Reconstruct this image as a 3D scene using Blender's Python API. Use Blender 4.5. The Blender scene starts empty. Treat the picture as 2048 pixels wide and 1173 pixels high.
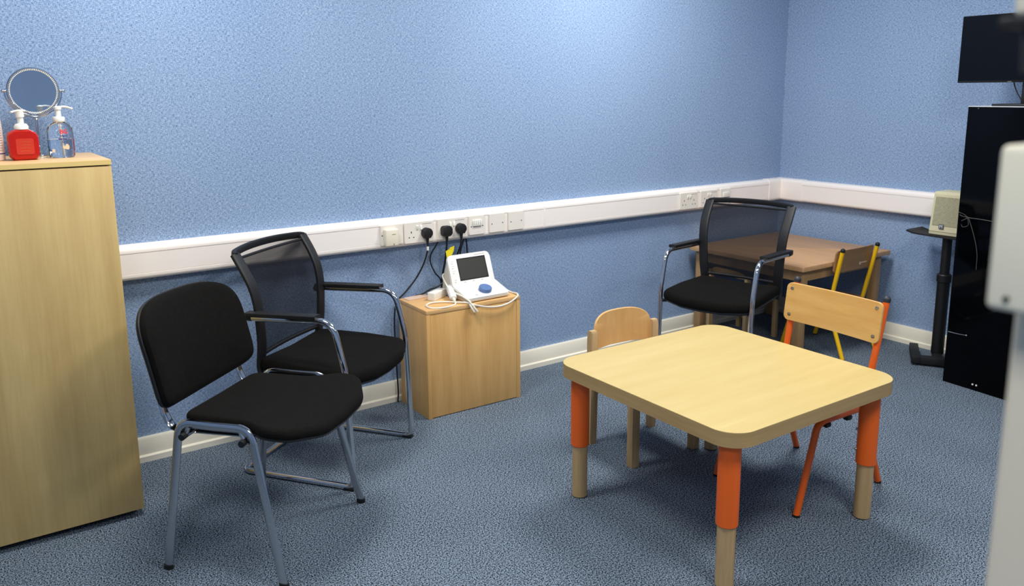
import bpy, bmesh, math, random
from mathutils import Vector, Matrix, Euler
random.seed(4)
PI = math.pi
scn = bpy.context.scene
COL = scn.collection

# ------------------------------------------------------------------ camera
cam_d = bpy.data.cameras.new('camera')
cam = bpy.data.objects.new('camera', cam_d); COL.objects.link(cam)
F_, YAW, PITCH, ROLL = 1.6396, 0.6028, 0.1862, -0.0082
cy, sy, cp, sp = math.cos(YAW), math.sin(YAW), math.cos(PITCH), math.sin(PITCH)
fw = Vector((sy*cp, cy*cp, -sp)); rt = Vector((cy, -sy, 0)); up = rt.cross(fw)
r2 = rt*math.cos(ROLL)+up*math.sin(ROLL); u2 = up*math.cos(ROLL)-rt*math.sin(ROLL)
m = Matrix.Identity(4)
for i in range(3):
    m[i][0] = r2[i]; m[i][1] = u2[i]; m[i][2] = -fw[i]
m[0][3], m[1][3], m[2][3] = -4.6474, -3.4985, 1.5
cam.matrix_world = m
cam_d.sensor_width = 36; cam_d.lens = F_*1000/2048*36
cam_d.shift_x = 10.5/2048; cam_d.shift_y = -94.5/2048
cam_d.clip_start = 0.05
cam_d.dof.use_dof = True; cam_d.dof.focus_distance = 3.0; cam_d.dof.aperture_fstop = 5.0
scn.camera = cam

# ------------------------------------------------------------------ world, lights, exposure
w = bpy.data.worlds.new('world'); scn.world = w; w.use_nodes = True
w.node_tree.nodes['Background'].inputs[0].default_value = (0.8, 0.85, 1, 1)
w.node_tree.nodes['Background'].inputs[1].default_value = 0.15
scn.view_settings.view_transform = 'Standard'; scn.view_settings.look = 'None'
scn.view_settings.gamma = 1; scn.view_settings.use_curve_mapping = False
scn.view_settings.exposure = 0.0
def ceiling_lamp(x, y, power, size=0.62):
    l = bpy.data.lights.new('ceiling_panel_light', 'AREA'); l.shape = 'SQUARE'; l.size = size
    l.energy = power; l.color = (1.0, 0.985, 0.95)
    o = bpy.data.objects.new('ceiling_panel_light', l); COL.objects.link(o); o.location = (x, y, 2.74)
for x, y, p in ((-1.75, -1.0, 50), (-4.0, -1.0, 38), (-2.9, -3.2, 40), (-.9, -3.3, 16), (-5.1, -3.6, 34)):
    ceiling_lamp(x, y, p)

# ------------------------------------------------------------------ materials
def L(c):   # sRGB 0-255 to linear
    return tuple(((v/255)/12.92 if v/255 <= .04045 else ((v/255+.055)/1.055)**2.4) for v in c)
def mat(name, rgb, rough=.5, metal=0, **kw):
    M = bpy.data.materials.new(name); M.use_nodes = True
    b = M.node_tree.nodes['Principled BSDF']
    b.inputs['Base Color'].default_value = (*L(rgb), 1); b.inputs['Roughness'].default_value = rough
    b.inputs['Metallic'].default_value = metal
    for k, v in kw.items(): b.inputs[k.replace('_', ' ')].default_value = v
    return M
def speckle(M, layers, c0, c1, lo=.3, hi=.7, bump=0, bdist=.002, coord='Object', combine=None):
    """colour from a sum of stretched noises: layers = [(sx,sy,sz,weight)]"""
    nt = M.node_tree; N = nt.nodes; K = nt.links; b = N['Principled BSDF']
    tc = N.new('ShaderNodeTexCoord'); src = tc.outputs[coord]
    if combine:
        sp_ = N.new('ShaderNodeSeparateXYZ'); K.new(src, sp_.inputs[0])
        ad = N.new('ShaderNodeMath'); ad.operation = 'ADD'; K.new(sp_.outputs[0], ad.inputs[0]); K.new(sp_.outputs[1], ad.inputs[1])
        cb = N.new('ShaderNodeCombineXYZ'); K.new(ad.outputs[0], cb.inputs[0]); K.new(sp_.outputs[2], cb.inputs[2]); src = cb.outputs[0]
    acc = None; tot = sum(l[3] for l in layers)
    for sx, sy_, sz, wt in layers:
        mp = N.new('ShaderNodeMapping'); mp.inputs['Scale'].default_value = (sx, sy_, sz); K.new(src, mp.inputs[0])
        no = N.new('ShaderNodeTexNoise'); no.inputs['Scale'].default_value = 1; no.inputs['Detail'].default_value = 1.5
        K.new(mp.outputs[0], no.inputs['Vector'])
        mu = N.new('ShaderNodeMath'); mu.operation = 'MULTIPLY'; mu.inputs[1].default_value = wt/tot; K.new(no.outputs[0], mu.inputs[0])
        if acc is None: acc = mu.outputs[0]
        else:
            a = N.new('ShaderNodeMath'); a.operation = 'ADD'; K.new(acc, a.inputs[0]); K.new(mu.outputs[0], a.inputs[1]); acc = a.outputs[0]
    cr = N.new('ShaderNodeValToRGB'); e = cr.color_ramp.elements
    e[0].position = lo; e[0].color = (*L(c0), 1); e[1].position = hi; e[1].color = (*L(c1), 1)
    K.new(acc, cr.inputs[0]); K.new(cr.outputs[0], b.inputs['Base Color'])
    if bump:
        bp = N.new('ShaderNodeBump'); bp.inputs['Strength'].default_value = bump; bp.inputs['Distance'].default_value = bdist
        K.new(acc, bp.inputs['Height']); K.new(bp.outputs[0], b.inputs['Normal'])
    return M
def wood(name, c0, c1, s, rough=.42, lo=.32, hi=.68):
    """s: stretched noise scale, long grain on the axis with the small number"""
    M = mat(name, c0, rough)
    return speckle(M, [(s[0], s[1], s[2], 1), (s[0]*5, s[1]*5, s[2]*5, .55), (s[0]*.25, s[1]*.25, s[2]*.25, .5)], c0, c1, lo, hi)
M_wall = speckle(mat('wall_fabric', (120, 150, 190), .95), [(95, 1, 430, 1), (430, 1, 95, .9), (360, 1, 360, .8), (2.2, 1, 1.4, .10)],
                 (77, 105, 150), (180, 203, 230), .38, .62, .25, .001, combine=True)
M_wall.node_tree.nodes['Principled BSDF'].inputs['Specular IOR Level'].default_value = .1
M_carpet = speckle(mat('carpet_loop', (80, 100, 125), 1), [(195, 195, 195, 1), (390, 390, 390, .6), (3, 3, 3, .05)],
                   (2, 5, 10), (142, 158, 176), .43, .58, .3, .003)
M_carpet.node_tree.nodes['Principled BSDF'].inputs['Specular IOR Level'].default_value = .05
M_ceil = mat('ceiling_tile_white', (225, 225, 220), .9)
M_pvc = mat('white_upvc', (250, 242, 235), .35)
M_pvcdark = mat('seam_grey', (120, 108, 98), .6)
M_plate = mat('white_socket_plastic', (238, 231, 220), .3)
M_skirt = mat('skirting_paint', (240, 234, 216), .5)
M_chrome = mat('chrome', (214, 214, 216), .09, 1)
M_chromeb = mat('brushed_chrome', (196, 197, 200), .12, 1)
M_blackfab = speckle(mat('black_seat_fabric', (22, 21, 20), .95), [(700, 700, 700, 1), (60, 60, 60, .3)], (8, 7, 6), (22, 20, 17), .4, .66, .2, .001)
M_blackfab.node_tree.nodes['Principled BSDF'].inputs['Specular IOR Level'].default_value = .15
M_blackpl = mat('black_plastic', (19, 19, 21), .5)
M_greypl = mat('dark_grey_plastic', (40, 44, 50), .5)
M_rubber = mat('black_rubber', (16, 16, 17), .6)
M_cable = mat('black_cable_sheath', (20, 21, 24), .4)
M_wcable = mat('white_cable_sheath', (232, 228, 214), .35)
M_gcable = mat('grey_thin_wire', (66, 64, 60), .5)
M_cab = wood('birch_cabinet', (190, 158, 100), (212, 184, 122), (22, 22, 1.6), .45)
M_cabtop = wood('birch_cabinet_top', (206, 166, 114), (220, 184, 134), (1.6, 22, 22), .4)
M_lip = mat('pale_edge_band', (240, 208, 130), .4)
M_beech = wood('beech_veneer_box', (208, 158, 92), (228, 184, 118), (26, 26, 1.8), .42)
M_beechtop = wood('beech_veneer_box_top', (214, 164, 104), (230, 186, 126), (2, 26, 26), .42)
M_maple = wood('maple_table_top', (198, 173, 108), (208, 185, 124), (2.0, 24, 24), .38)
M_mapleedge = wood('maple_table_edge', (164, 134, 86), (184, 152, 102), (3, 3, 60), .45)
M_beechleg = wood('beech_leg', (176, 142, 96), (202, 170, 122), (60, 60, 3), .5)
M_ply = wood('beech_ply', (208, 158, 86), (222, 178, 108), (3, 40, 30), .4)
M_plyedge = mat('ply_edge', (176, 132, 78), .5)
M_dply = wood('shaded_ply', (150, 112, 72), (168, 128, 86), (3, 40, 30), .45)  # ply colour darkened to carry the shade on the yellow chair's panel
M_yk = wood('kid_chair_ply', (214, 164, 98), (230, 184, 120), (14, 14, 2), .4)
M_fartab = wood('far_table_beech', (188, 144, 100), (206, 162, 118), (24, 2, 24), .4)
M_farleg = wood('far_table_leg_beech', (170, 132, 88), (190, 150, 104), (50, 50, 3), .5)
M_orange = mat('orange_powder_coat', (238, 100, 18), .4)
M_yellow = mat('yellow_powder_coat', (246, 192, 12), .4)
M_screw = mat('steel_screw', (150, 152, 156), .3, 1)
M_hole = mat('socket_hole_dark', (20, 16, 14), .8)
M_ink = mat('grey_print', (120, 115, 110), .8)
M_dev = mat('white_device_shell', (244, 242, 236), .3)
M_devside = mat('cream_device_base', (226, 218, 200), .4)
M_screen = mat('dark_lcd', (58, 56, 50), .3)
M_bezel = mat('screen_black', (14, 14, 15), .3)
M_knob = mat('blue_knob', (88, 118, 168), .45)
M_tag = mat('yellow_tag', (226, 208, 20), .5)
M_red = mat('red_soap', (206, 34, 18), .18, Transmission_Weight=.3, IOR=1.4)
M_redlab = mat('soap_label', (196, 50, 26), .4)
M_white = mat('white_plastic', (240, 238, 228), .35)
M_mirror = mat('mirror_glass', (205, 212, 220), .04, 1)
M_clear = mat('clear_plastic', (250, 252, 255), .04, Transmission_Weight=1.0, IOR=1.25)
M_gel = mat('clear_gel', (240, 246, 250), .03, Transmission_Weight=1.0, IOR=1.2)
M_strip = mat('clear_strip', (240, 214, 196), .25, Transmission_Weight=.25, IOR=1.2)
M_pinklab = mat('print_red', (226, 40, 40), .5)
M_navy = mat('print_navy', (36, 30, 110), .5)
M_peach = mat('print_peach', (226, 196, 160), .5)
M_gloss = mat('black_gloss_acrylic', (3, 4, 6), .08, Specular_IOR_Level=.09)
M_monitor = mat('monitor_panel', (9, 13, 21), .35, Specular_IOR_Level=.1)
M_spk = mat('cream_speaker_case', (216, 208, 172), .5)
M_grille = speckle(mat('speaker_grille', (168, 162, 132), .6), [(500, 500, 500, 1)], (140, 134, 108), (186, 180, 148), .4, .6)
M_logo = mat('grey_badge', (98, 102, 106), .4)
M_logol = mat('light_badge_letter', (200, 204, 206), .4)
M_cream = mat('cream_gloss_paint', (218, 209, 188), .45)
M_creambox = mat('cream_lock_case', (226, 220, 198), .4)
M_mesh = bpy.data.materials.new('black_mesh_fabric'); M_mesh.use_nodes = True
nt = M_mesh.node_tree; nt.nodes.clear()
o_ = nt.nodes.new('ShaderNodeOutputMaterial'); mx = nt.nodes.new('ShaderNodeMixShader'); tr = nt.nodes.new('ShaderNodeBsdfTransparent')
df = nt.nodes.new('ShaderNodeBsdfDiffuse'); df.inputs[0].default_value = (*L((33, 33, 37)), 1); mx.inputs[0].default_value = .8
nt.links.new(tr.outputs[0], mx.inputs[1]); nt.links.new(df.outputs[0], mx.inputs[2]); nt.links.new(mx.outputs[0], o_.inputs[0])

# ------------------------------------------------------------------ mesh helpers
def T(bm, verts, loc=(0, 0, 0), rot=(0, 0, 0)):
    M = Matrix.Translation(loc) @ Euler(rot).to_matrix().to_4x4()
    bmesh.ops.transform(bm, matrix=M, verts=verts)
def box(bm, x0, x1, y0, y1, z0, z1, bev=0, seg=2):
    r = bmesh.ops.create_cube(bm, size=1); v = r['verts']
    bmesh.ops.scale(bm, vec=(x1-x0, y1-y0, z1-z0), verts=v)
    bmesh.ops.translate(bm, vec=((x0+x1)/2, (y0+y1)/2, (z0+z1)/2), verts=v)
    if bev:
        es = list({e for q in v for e in q.link_edges})
        rr = bmesh.ops.bevel(bm, geom=es, offset=bev, segments=seg, profile=.5, affect='EDGES')
        v = list({q for f in rr['faces'] for q in f.verts} | {q for q in v if q.is_valid})
    return v
def fillet(pts, rad, n=7):
    """polyline with rounded corners; rad is a number or one per point"""
    out = [Vector(pts[0])]
    for i in range(1, len(pts)-1):
        p = Vector(pts[i]); a = Vector(pts[i-1])-p; b = Vector(pts[i+1])-p
        r = rad[i] if isinstance(rad, (list, tuple)) else rad
        ang = a.angle(b)
        if r <= 0 or ang > PI-.02: out.append(p); continue
        d = min(r/math.tan(ang/2), a.length*.49, b.length*.49); A = p+a.normalized()*d; B = p+b.normalized()*d
        for k in range(n+1):
            t = k/n; out.append(A*(1-t)**2+p*2*t*(1-t)+B*t*t)
    out.append(Vector(pts[-1])); return out
def smooth_path(pts, n=8):
    """Catmull-Rom through points"""
    P = [Vector(p) for p in pts]; P = [P[0]*2-P[1]]+P+[P[-1]*2-P[-2]]; out = []
    for i in range(1, len(P)-2):
        for k in range(n):
            t = k/n; a, b, c, d = P[i-1:i+3]
            out.append(.5*((2*b)+(c-a)*t+(2*a-5*b+4*c-d)*t*t+(3*b-a-3*c+d)*t**3))
    out.append(P[-2]); return out
def sweep(bm, path, rx, ry=None, n=14, side=None, closed=False, square=False, scale=None):
    """tube along a path; rx across 'side', ry the other way"""
    ry = ry or rx; path = [Vector(p) for p in path]; rings = []; N_ = len(path)
    prev = None
    for i, p in enumerate(path):
        if closed: t = (path[(i+1) % N_]-path[i-1]).normalized()
        else: t = (path[min(i+1, N_-1)]-path[max(i-1, 0)]).normalized()
        if side is not None: s = Vector(side)-t*t.dot(Vector(side)); s.normalize()
        elif prev is None:
            s = t.cross(Vector((0, 0, 1)))
            if s.length < .1: s = t.cross(Vector((0, 1, 0)))
            s.normalize()
        else: s = prev-t*prev.dot(t); s.normalize()
        prev = s; q = t.cross(s); ring = []; k_ = scale[i] if scale else 1
        for k in range(n):
            a = 2*PI*(k+.5)/n; c_, s_ = math.cos(a), math.sin(a)
            if square:
                e = .35; c_ = math.copysign(abs(c_)**e, c_); s_ = math.copysign(abs(s_)**e, s_)
            ring.append(bm.verts.new(p+s*(rx*k_*c_)+q*(ry*k_*s_)))
        rings.append(ring)
    M_ = N_ if closed else N_-1
    for i in range(M_):
        a, b = rings[i], rings[(i+1) % N_]
        for k in range(n): bm.faces.new((a[k], a[(k+1) % n], b[(k+1) % n], b[k]))
    if not closed:
        bm.faces.new(rings[0][::-1]); bm.faces.new(rings[-1])
    return [v for r in rings for v in r]
def lathe(bm, prof, loc=(0, 0, 0), n=32, sx=1, sy=1, power=1):
    rings = []
    for r, z in prof:
        ring = []
        for k in range(n):
            a = 2*PI*k/n; c_, s_ = math.cos(a), math.sin(a)
            c_ = math.copysign(abs(c_)**power, c_); s_ = math.copysign(abs(s_)**power, s_)
            ring.append(bm.verts.new((loc[0]+r*c_*sx, loc[1]+r*s_*sy, loc[2]+z)))
        rings.append(ring)
    for i in range(len(rings)-1):
        a, b = rings[i], rings[i+1]
        for k in range(n): bm.faces.new((a[k], a[(k+1) % n], b[(k+1) % n], b[k]))
    bm.faces.new(rings[0][::-1]); bm.faces.new(rings[-1])
    return [v for r in rings for v in r]
def ringpad(bm, outline, prof, deform=None, cen=(0, 0)):
    """closed cushion: outline = 2-D points, prof = [(scale, inset, z)] from bottom centre round to top centre"""
    cx, cy_ = cen; rings = []; n = len(outline)
    cv = []
    for s, z in prof:
        if s == 0:
            v = bm.verts.new((cx, cy_, z)); rings.append([v]); continue
        rings.append([bm.verts.new((cx+(x-cx)*s, cy_+(y-cy_)*s, z)) for x, y in outline])
    for a, b in zip(rings, rings[1:]):
        for k in range(n):
            k2 = (k+1) % n
            if len(a) == 1: bm.faces.new((a[0], b[k2], b[k]))
            elif len(b) == 1: bm.faces.new((a[k], a[k2], b[0]))
            else: bm.faces.new((a[k], a[k2], b[k2], b[k]))
    vs = [v for r in rings for v in r]
    if deform:
        for v in vs: v.co = Vector(deform(*v.co))
    return vs
def cushion_prof(th, r, zb=0, crown=0, k=5, rb=None):
    """bottom centre -> edge -> top centre, with r expressed as scale fraction"""
    rb = rb if rb is not None else r
    p = [(0, zb), (.5, zb), (.85, zb), (1-rb*.9, zb)]
    for i in range(1, k+1):
        a = PI/2*i/k; p.append((1-rb+rb*math.sin(a), zb+(th*.45)*(1-math.cos(a))))
    for i in range(1, k+1):
        a = PI/2*i/k; p.append((1-r+r*math.cos(a), zb+th*.5+th*.5*math.sin(a)))
    base = 1-r
    for s in (.82, .6, .4, .2, 0): p.append((base*s/1.0 if s else 0, zb+th+crown*(1-s*s)))
    return p
def rrect(w, h, r, n=6, cx=0, cy_=0):
    """rounded rectangle outline, ccw"""
    out = []; rr = r if isinstance(r, (list, tuple)) else [r]*4
    for (sx, sy_, a0), q in zip(((1, 1, 0), (-1, 1, 90), (-1, -1, 180), (1, -1, 270)), rr):
        for k in range(n+1):
            a = math.radians(a0+90*k/n); out.append((cx+sx*(w/2-q)+q*math.cos(a), cy_+sy_*(h/2-q)+q*math.sin(a)))
    return out
def extrude_poly(bm, pts, z0, z1, bev=0):
    a = [bm.verts.new((x, y, z0)) for x, y in pts]; b = [bm.verts.new((x, y, z1)) for x, y in pts]; n = len(pts)
    bm.faces.new(a[::-1]); ft = bm.faces.new(b)
    for k in range(n): bm.faces.new((a[k], a[(k+1) % n], b[(k+1) % n], b[k]))
    vs = a+b
    if bev:
        es = list(ft.edges)+[e for e in bm.faces.get(a[::-1]).edges] if False else list(ft.edges)
        rr = bmesh.ops.bevel(bm, geom=es, offset=bev, segments=2, profile=.5, affect='EDGES')
        vs = [v for v in vs if v.is_valid]+[v for f in rr['faces'] for v in f.verts]
        vs = list(set(vs))
    return vs
def cyl(bm, p0, p1, r, n=16, r1=None):
    p0, p1 = Vector(p0), Vector(p1); 
    return sweep(bm, [p0, p1], r, r, n, scale=[1, (r1 or r)/r])
def NB(): return bmesh.new()
def obj(name, bm, material, parent=None, smooth=True, loc=None, rotz=0, mats=None):
    bmesh.ops.recalc_face_normals(bm, faces=bm.faces)
    me = bpy.data.meshes.new(name); bm.to_mesh(me); bm.free()
    for mm in (mats or [material]): me.materials.append(mm)
    o = bpy.data.objects.new(name, me); COL.objects.link(o)
    if smooth:
        for p in me.polygons: p.use_smooth = True
        md = o.modifiers.new('es', 'EDGE_SPLIT'); md.split_angle = math.radians(35)
    if parent: o.parent = parent
    if loc: o.location = loc
    if rotz: o.rotation_euler = (0, 0, rotz)
    return o
def tag(o, label, cat, group=None):
    o['label'] = label; o['category'] = cat
    if group: o['group'] = group
    return o
def thing(name, label, cat, loc=(0, 0, 0), rotz=0, group=None):
    o = bpy.data.objects.new(name, None); COL.objects.link(o); o.location = loc; o.rotation_euler = (0, 0, rotz)
    o.empty_display_size = .05
    return tag(o, label, cat, group)
def struct(name, bm, m_, smooth=False, mats=None):
    o = obj(name, bm, m_, None, smooth, mats=mats); o['kind'] = 'structure'; return o
def copy_tree(o, parent=None):
    c = o.copy(); COL.objects.link(c)
    if parent: c.parent = parent
    for ch in [x for x in o.children]: copy_tree(ch, c)
    return c

# ------------------------------------------------------------------ room shell
XL, YF, ZC = -6.2, -5.2, 2.8
def slab(name, x0, x1, y0, y1, z0, z1, m_):
    b = NB(); box(b, x0, x1, y0, y1, z0, z1); return struct(name, b, m_)
slab('floor', XL-.1, .1, YF-.1, .1, -.1, 0, M_carpet)
slab('ceiling', XL-.1, .1, YF-.1, .1, ZC, ZC+.1, M_ceil)
slab('wall_back', XL-.1, .1, 0, .1, 0, ZC, M_wall)
slab('wall_right', 0, .1, YF, 0, 0, ZC, M_wall)
slab('wall_left', XL-.1, XL, YF, 0, 0, ZC, M_wall)
slab('wall_front', XL-.1, .1, YF-.1, YF, 0, ZC, M_wall)
# thin seam where the fabric panels meet in the corner
ZB, ZT, TD = .7756, .9146, .055
def prof_extrude(name, prof, axis, a, b_, m_):
    """prof = (depth, z) polygon; run along the back wall (axis x) or the right wall (axis y)"""
    bm = NB(); ends = []
    for t in (a, b_):
        ends.append([bm.verts.new((t, -d, z) if axis == 'x' else (-d, t, z)) for d, z in prof])
    n = len(prof)
    for k in range(n): bm.faces.new((ends[0][k], ends[0][(k+1) % n], ends[1][(k+1) % n], ends[1][k]))
    bm.faces.new(ends[0][::-1]); bm.faces.new(ends[1])
    return struct(name, bm, m_, True)
def arc(cx, cz, r, a0, a1, n=6):
    return [(cx+r*math.cos(math.radians(a0+(a1-a0)*k/n)), cz+r*math.sin(math.radians(a0+(a1-a0)*k/n))) for k in range(n+1)]
g = .0016
trunk_prof = [(0, ZB)]+[(.030, ZB)]+arc(TD-.016, ZB+.016, .016, -90, 0)[1:]+[(TD, ZB+.024), (TD-.003, ZB+.0245), (TD-.003, ZB+.0245+g),
    (TD-.0012, ZB+.027), (TD-.0012, ZT-.033), (TD-.003, ZT-.0305-g), (TD-.003, ZT-.0305), (TD, ZT-.030)]+arc(TD-.024, ZT-.024, .024, 0, 90)+[(0, ZT)]
prof_extrude('trim_1', trunk_prof, 'x', XL, -.055, M_pvc)
prof_extrude('trim_2', trunk_prof, 'y', YF, -.0005, M_pvc)
bigger = [(0, ZB-.002), (.032, ZB-.002)]+arc(TD-.014, ZB+.015, .0165, -90, 0)+arc(TD-.022, ZT-.022, .0245, 0, 90)+[(0, ZT+.003)]
prof_extrude('trim_3', bigger, 'x', -.175, -.055, M_pvc)
prof_extrude('trim_4', bigger, 'y', -.215, -.0005, M_pvc)
prof_extrude('trim_5', [(0, ZB-.001), (.03, ZB-.001)]+arc(TD-.015, ZB+.015, .0157, -90, 0)+arc(TD-.023, ZT-.023, .0237, 0, 90)+[(0, ZT+.001)], 'x', -2.036, -2.026, M_pvc)
sk = [(0, 0), (.030, 0), (.030, .024), (.022, .029), (.020, .030), (.020, .096), (.016, .102), (0, .102)]
prof_extrude('baseboard_back', sk, 'x', XL, -.0005, M_skirt)
prof_extrude('baseboard_right', sk, 'y', YF, -.030, M_skirt)
# near door post beside the viewer
b = NB(); box(b, -4.1243, -4.06, -3.62, -3.2767, 0, ZC, .006, 3)
struct('trim_6', b, M_cream, True)

# ------------------------------------------------------------------ trunking fittings (front face of trunking at y = -TD)
def plate_bm(w_, h_, th=.009):
    b = NB(); v = extrude_poly(b, rrect(w_, h_, .006, 4), 0, th, .0035)
    T(b, v, (0, 0, 0), (PI/2, 0, 0)); return b     # lies in xz, thick towards -y
def bits(name, boxes, m_, parent, bev=0):
    b = NB()
    for q in boxes: box(b, *q, bev=bev)
    return obj(name, b, m_, parent)
def text_marks(parent, cx, z, wid, y, rows=1, m_=None, seed=0, name='printed_text', h=.0022):
    rnd = random.Random(seed); q = []; x = cx-wid/2
    while x < cx+wid/2:
        l = rnd.uniform(.003, .008); q.append((x, min(x+l, cx+wid/2), y-.0003, y, z, z+h)); x += l+rnd.uniform(.0012, .004)
    return bits(name, q, m_ or M_ink, parent)
PZ = .8395
def socket_holes(parent, cx, z):
    return bits('socket_holes', [(cx-.0022, cx+.0022, -.0096, -.008, z+.010, z+.0185), (cx-.015, cx-.009, -.0096, -.008, z-.0125, z-.008),
          (cx+.009, cx+.015, -.0096, -.008, z-.0125, z-.008)], M_hole, parent)
def double_socket(x0, x1, label, left=True, right=True, seed=0, switch=(1, 1)):
    w_ = x1-x0; c = (x0+x1)/2
    t = thing('double_socket', label, 'socket', (c, -TD, PZ), 0, 'double sockets in the white trunking')
    obj('face_plate', plate_bm(w_, .104), M_plate, t, smooth=False)
    for s, on in ((-1, left), (1, right)):
        if on:
            socket_holes(t, s*w_*.27, -.012)
        b = NB(); v = box(b, -.0055, .0055, -.0035, .0035, -.011, .011, .0015); T(b, v, (s*.0105, -.0095, .022), (.18 if on else -.18, 0, 0))
        obj('switch', b, M_white, t)
    text_marks(t, w_*.27, .037, .050, -.0092, seed=seed)
    return t
def screw(parent, x, z, y=-.0095, r=.003):
    b = NB(); cyl(b, (x, y, z), (x, y+.002, z), r, 10); return obj('screw', b, M_hole, parent)
def single_plate(x0, x1, name, label, cat, group=None):
    c = (x0+x1)/2; t = thing(name, label, cat, (c, -TD, PZ+.002), 0, group)
    obj('face_plate', plate_bm(x1-x0, .100), M_plate, t, smooth=False)
    return t
# cord outlet box
t = single_plate(-2.996, -2.878, 'cord_outlet', 'square white plate with a protruding cream box, first fitting from the left in the trunking', 'outlet')
b = NB(); box(b, -.045, .022, -.034, -.0085, -.050, .030, .005, 3); obj('cover_box', b, mat('cream_cover', (238, 230, 208), .35), t)
bits('cover_mark', [(-.012, .006, -.0345, -.0335, .004, .0075)], mat('sage_mark', (150, 160, 120), .6), t)
bits('cover_notch', [(-.006, -.003, -.0345, -.0335, -.046, -.038)], M_hole, t); screw(t, -.052, 0)
double_socket(-2.872, -2.713, 'double white socket with an empty left outlet and a round plug on its right', True, False, 1)
double_socket(-2.690, -2.527, 'double white wall socket holding two black plugs above the hearing test device', False, False, 2)
double_socket(-1.016, -.862, 'empty double white wall socket, left one near the room corner', True, True, 3)
double_socket(-.838, -.684, 'empty double white wall socket, right one near the corner above the mesh chair', True, True, 4)
def data_plate(x0, x1, label):
    t = single_plate(x0, x1, 'data_outlet', label, 'data outlet', 'data outlets in the white trunking')
    b = NB(); box(b, -.026, .027, -.016, -.0085, -.004, .026, .002); mdl = obj('data_port', b, M_white, t)
    bits('port_shutter', [(-.022+.012*i, -.018+.012*i, -.0163, -.0158, z, z+.0025) for i in range(4) for z in (.004, .012, .020)], M_ink, mdl)
    bits('port_lip', [(-.022, .022, -.0105, -.0085, -.0075, -.004)], M_pvcdark, t)
    screw(t, -.034, -.006); screw(t, .034, -.006)
    text_marks(t, 0, -.032, .04, -.0092, seed=9, m_=M_white)
data_plate(-2.511, -2.417, 'white data outlet plate with a small port block, right of the plugged sockets')
data_plate(-.658, -.560, 'white data outlet plate nearest the room corner, just above the mesh chair back')
for i, (x0, x1, lb) in enumerate(((-2.388, -2.294, 'blank white plate with two screws, beside the data outlet'), (-2.270, -2.176, 'blank white plate with two screws, last fitting before the trunking joint'))):
    t = single_plate(x0, x1, 'blank_plate', lb, 'blank plate', 'blank plates in the white trunking'); screw(t, -.033, -.004); screw(t, .033, -.002)

# plugs with their cables
def plug(label, x, z, kind, path, rad=.0042, group='black plugs in the trunking', extra=None):
    t = thing('power_plug', label, 'plug', (x, -TD-.0095, z), 0, group)
    b = NB()
    if kind == 'round':
        o = [(.026*math.sin(a), .026*math.cos(a)) for a in [math.radians(d) for d in range(-118, 119, 12)]]+[(.014, -.024), (-.014, -.024)]
    else:
        o = rrect(.052, .050, .014, 5)
    if kind == 'round': o = o[::-1]
    v = extrude_poly(b, o, 0, .030, .005); T(b, v, (0, 0, 0), (PI/2, 0, 0))
    obj('plug_body', b, M_blackpl, t)
    b = NB(); cyl(b, (0, -.016, -.022), (0, -.016, -.052), .0085, 12, .006); obj('cord_grip', b, M_rubber, t)
    b = NB(); P = [Vector(p)-Vector((x, -TD-.0095, z)) for p in path]
    sweep(b, smooth_path([(0, -.016, -.045)]+P), rad, rad, 8); obj('cable', b, M_cable, t)
    if extra: extra(t)
    return t
def white_band(t):
    b = NB(); cyl(b, (.0, -.0165, -.066), (-.0005, -.0165, -.084), .0055, 12); obj('cable_sleeve', b, M_white, t)
plug('round black plug with a white band on its cable, left of the three plugs', -2.758, .833, 'round',
     [(-2.756, -.075, .75), (-2.765, -.05, .68), (-2.800, -.035, .61), (-2.855, -.03, .55), (-2.905, -.03, .505), (-2.925, -.032, .42), (-2.926, -.04, .2), (-2.924, -.045, .06), (-2.93, -.05, .005)], extra=white_band)
def yellow_tag(t):
    b = NB(); pts = [(-.012, -.098), (.004, -.092), (.012, -.082), (.036, -.076), (.030, -.100), (.018, -.122), (.004, -.132), (-.010, -.142)]
    a = [b.verts.new((x, -.022-.010*k/8, z)) for k, (x, z) in enumerate(pts)]; c = [b.verts.new(v.co+Vector((0, -.0006, 0))) for v in a]
    n = len(pts); b.faces.new(a); b.faces.new(c[::-1])
    for k in range(n): b.faces.new((a[k], a[(k+1) % n], c[(k+1) % n], c[k]))
    obj('yellow_label', b, M_tag, t, smooth=False)
plug('square black plug with a yellow tag on its cable, middle of the three plugs', -2.650, .832, 'square',
     [(-2.648, -.07, .74), (-2.648, -.055, .68), (-2.652, -.035, .61), (-2.655, -.028, .55), (-2.655, -.03, .40)], .0048, extra=yellow_tag)
plug('round black plug above the white screen, right of the three plugs', -2.567, .836, 'round',
     [(-2.566, -.07, .75), (-2.575, -.05, .70), (-2.590, -.035, .64), (-2.600, -.028, .50), (-2.6, -.03, .40)], .0045)
b = NB(); sweep(b, smooth_path([(-2.662, -.03, .790), (-2.685, -.028, .752), (-2.712, -.026, .712), (-2.714, -.026, .672), (-2.690, -.026, .618), (-2.658, -.026, .568), (-2.66, -.028, .42)]), .0035, .0035, 8)
tag(obj('loose_cable', b, M_cable), 'thin black cable bowing left below the trunking behind the small cabinet', 'cable', 'cables hanging from the trunking')
b = NB(); sweep(b, smooth_path([(-2.560, -.028, .42), (-2.556, -.028, .62), (-2.545, -.03, .705), (-2.525, -.034, .770), (-2.512, -.034, .772), (-2.505, -.032, .705), (-2.50, -.028, .60), (-2.50, -.028, .42)]), .0042, .0042, 8)
tag(obj('loose_cable', b, M_cable), 'black cable looped over itself under the trunking behind the white screen', 'cable', 'cables hanging from the trunking')

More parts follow.
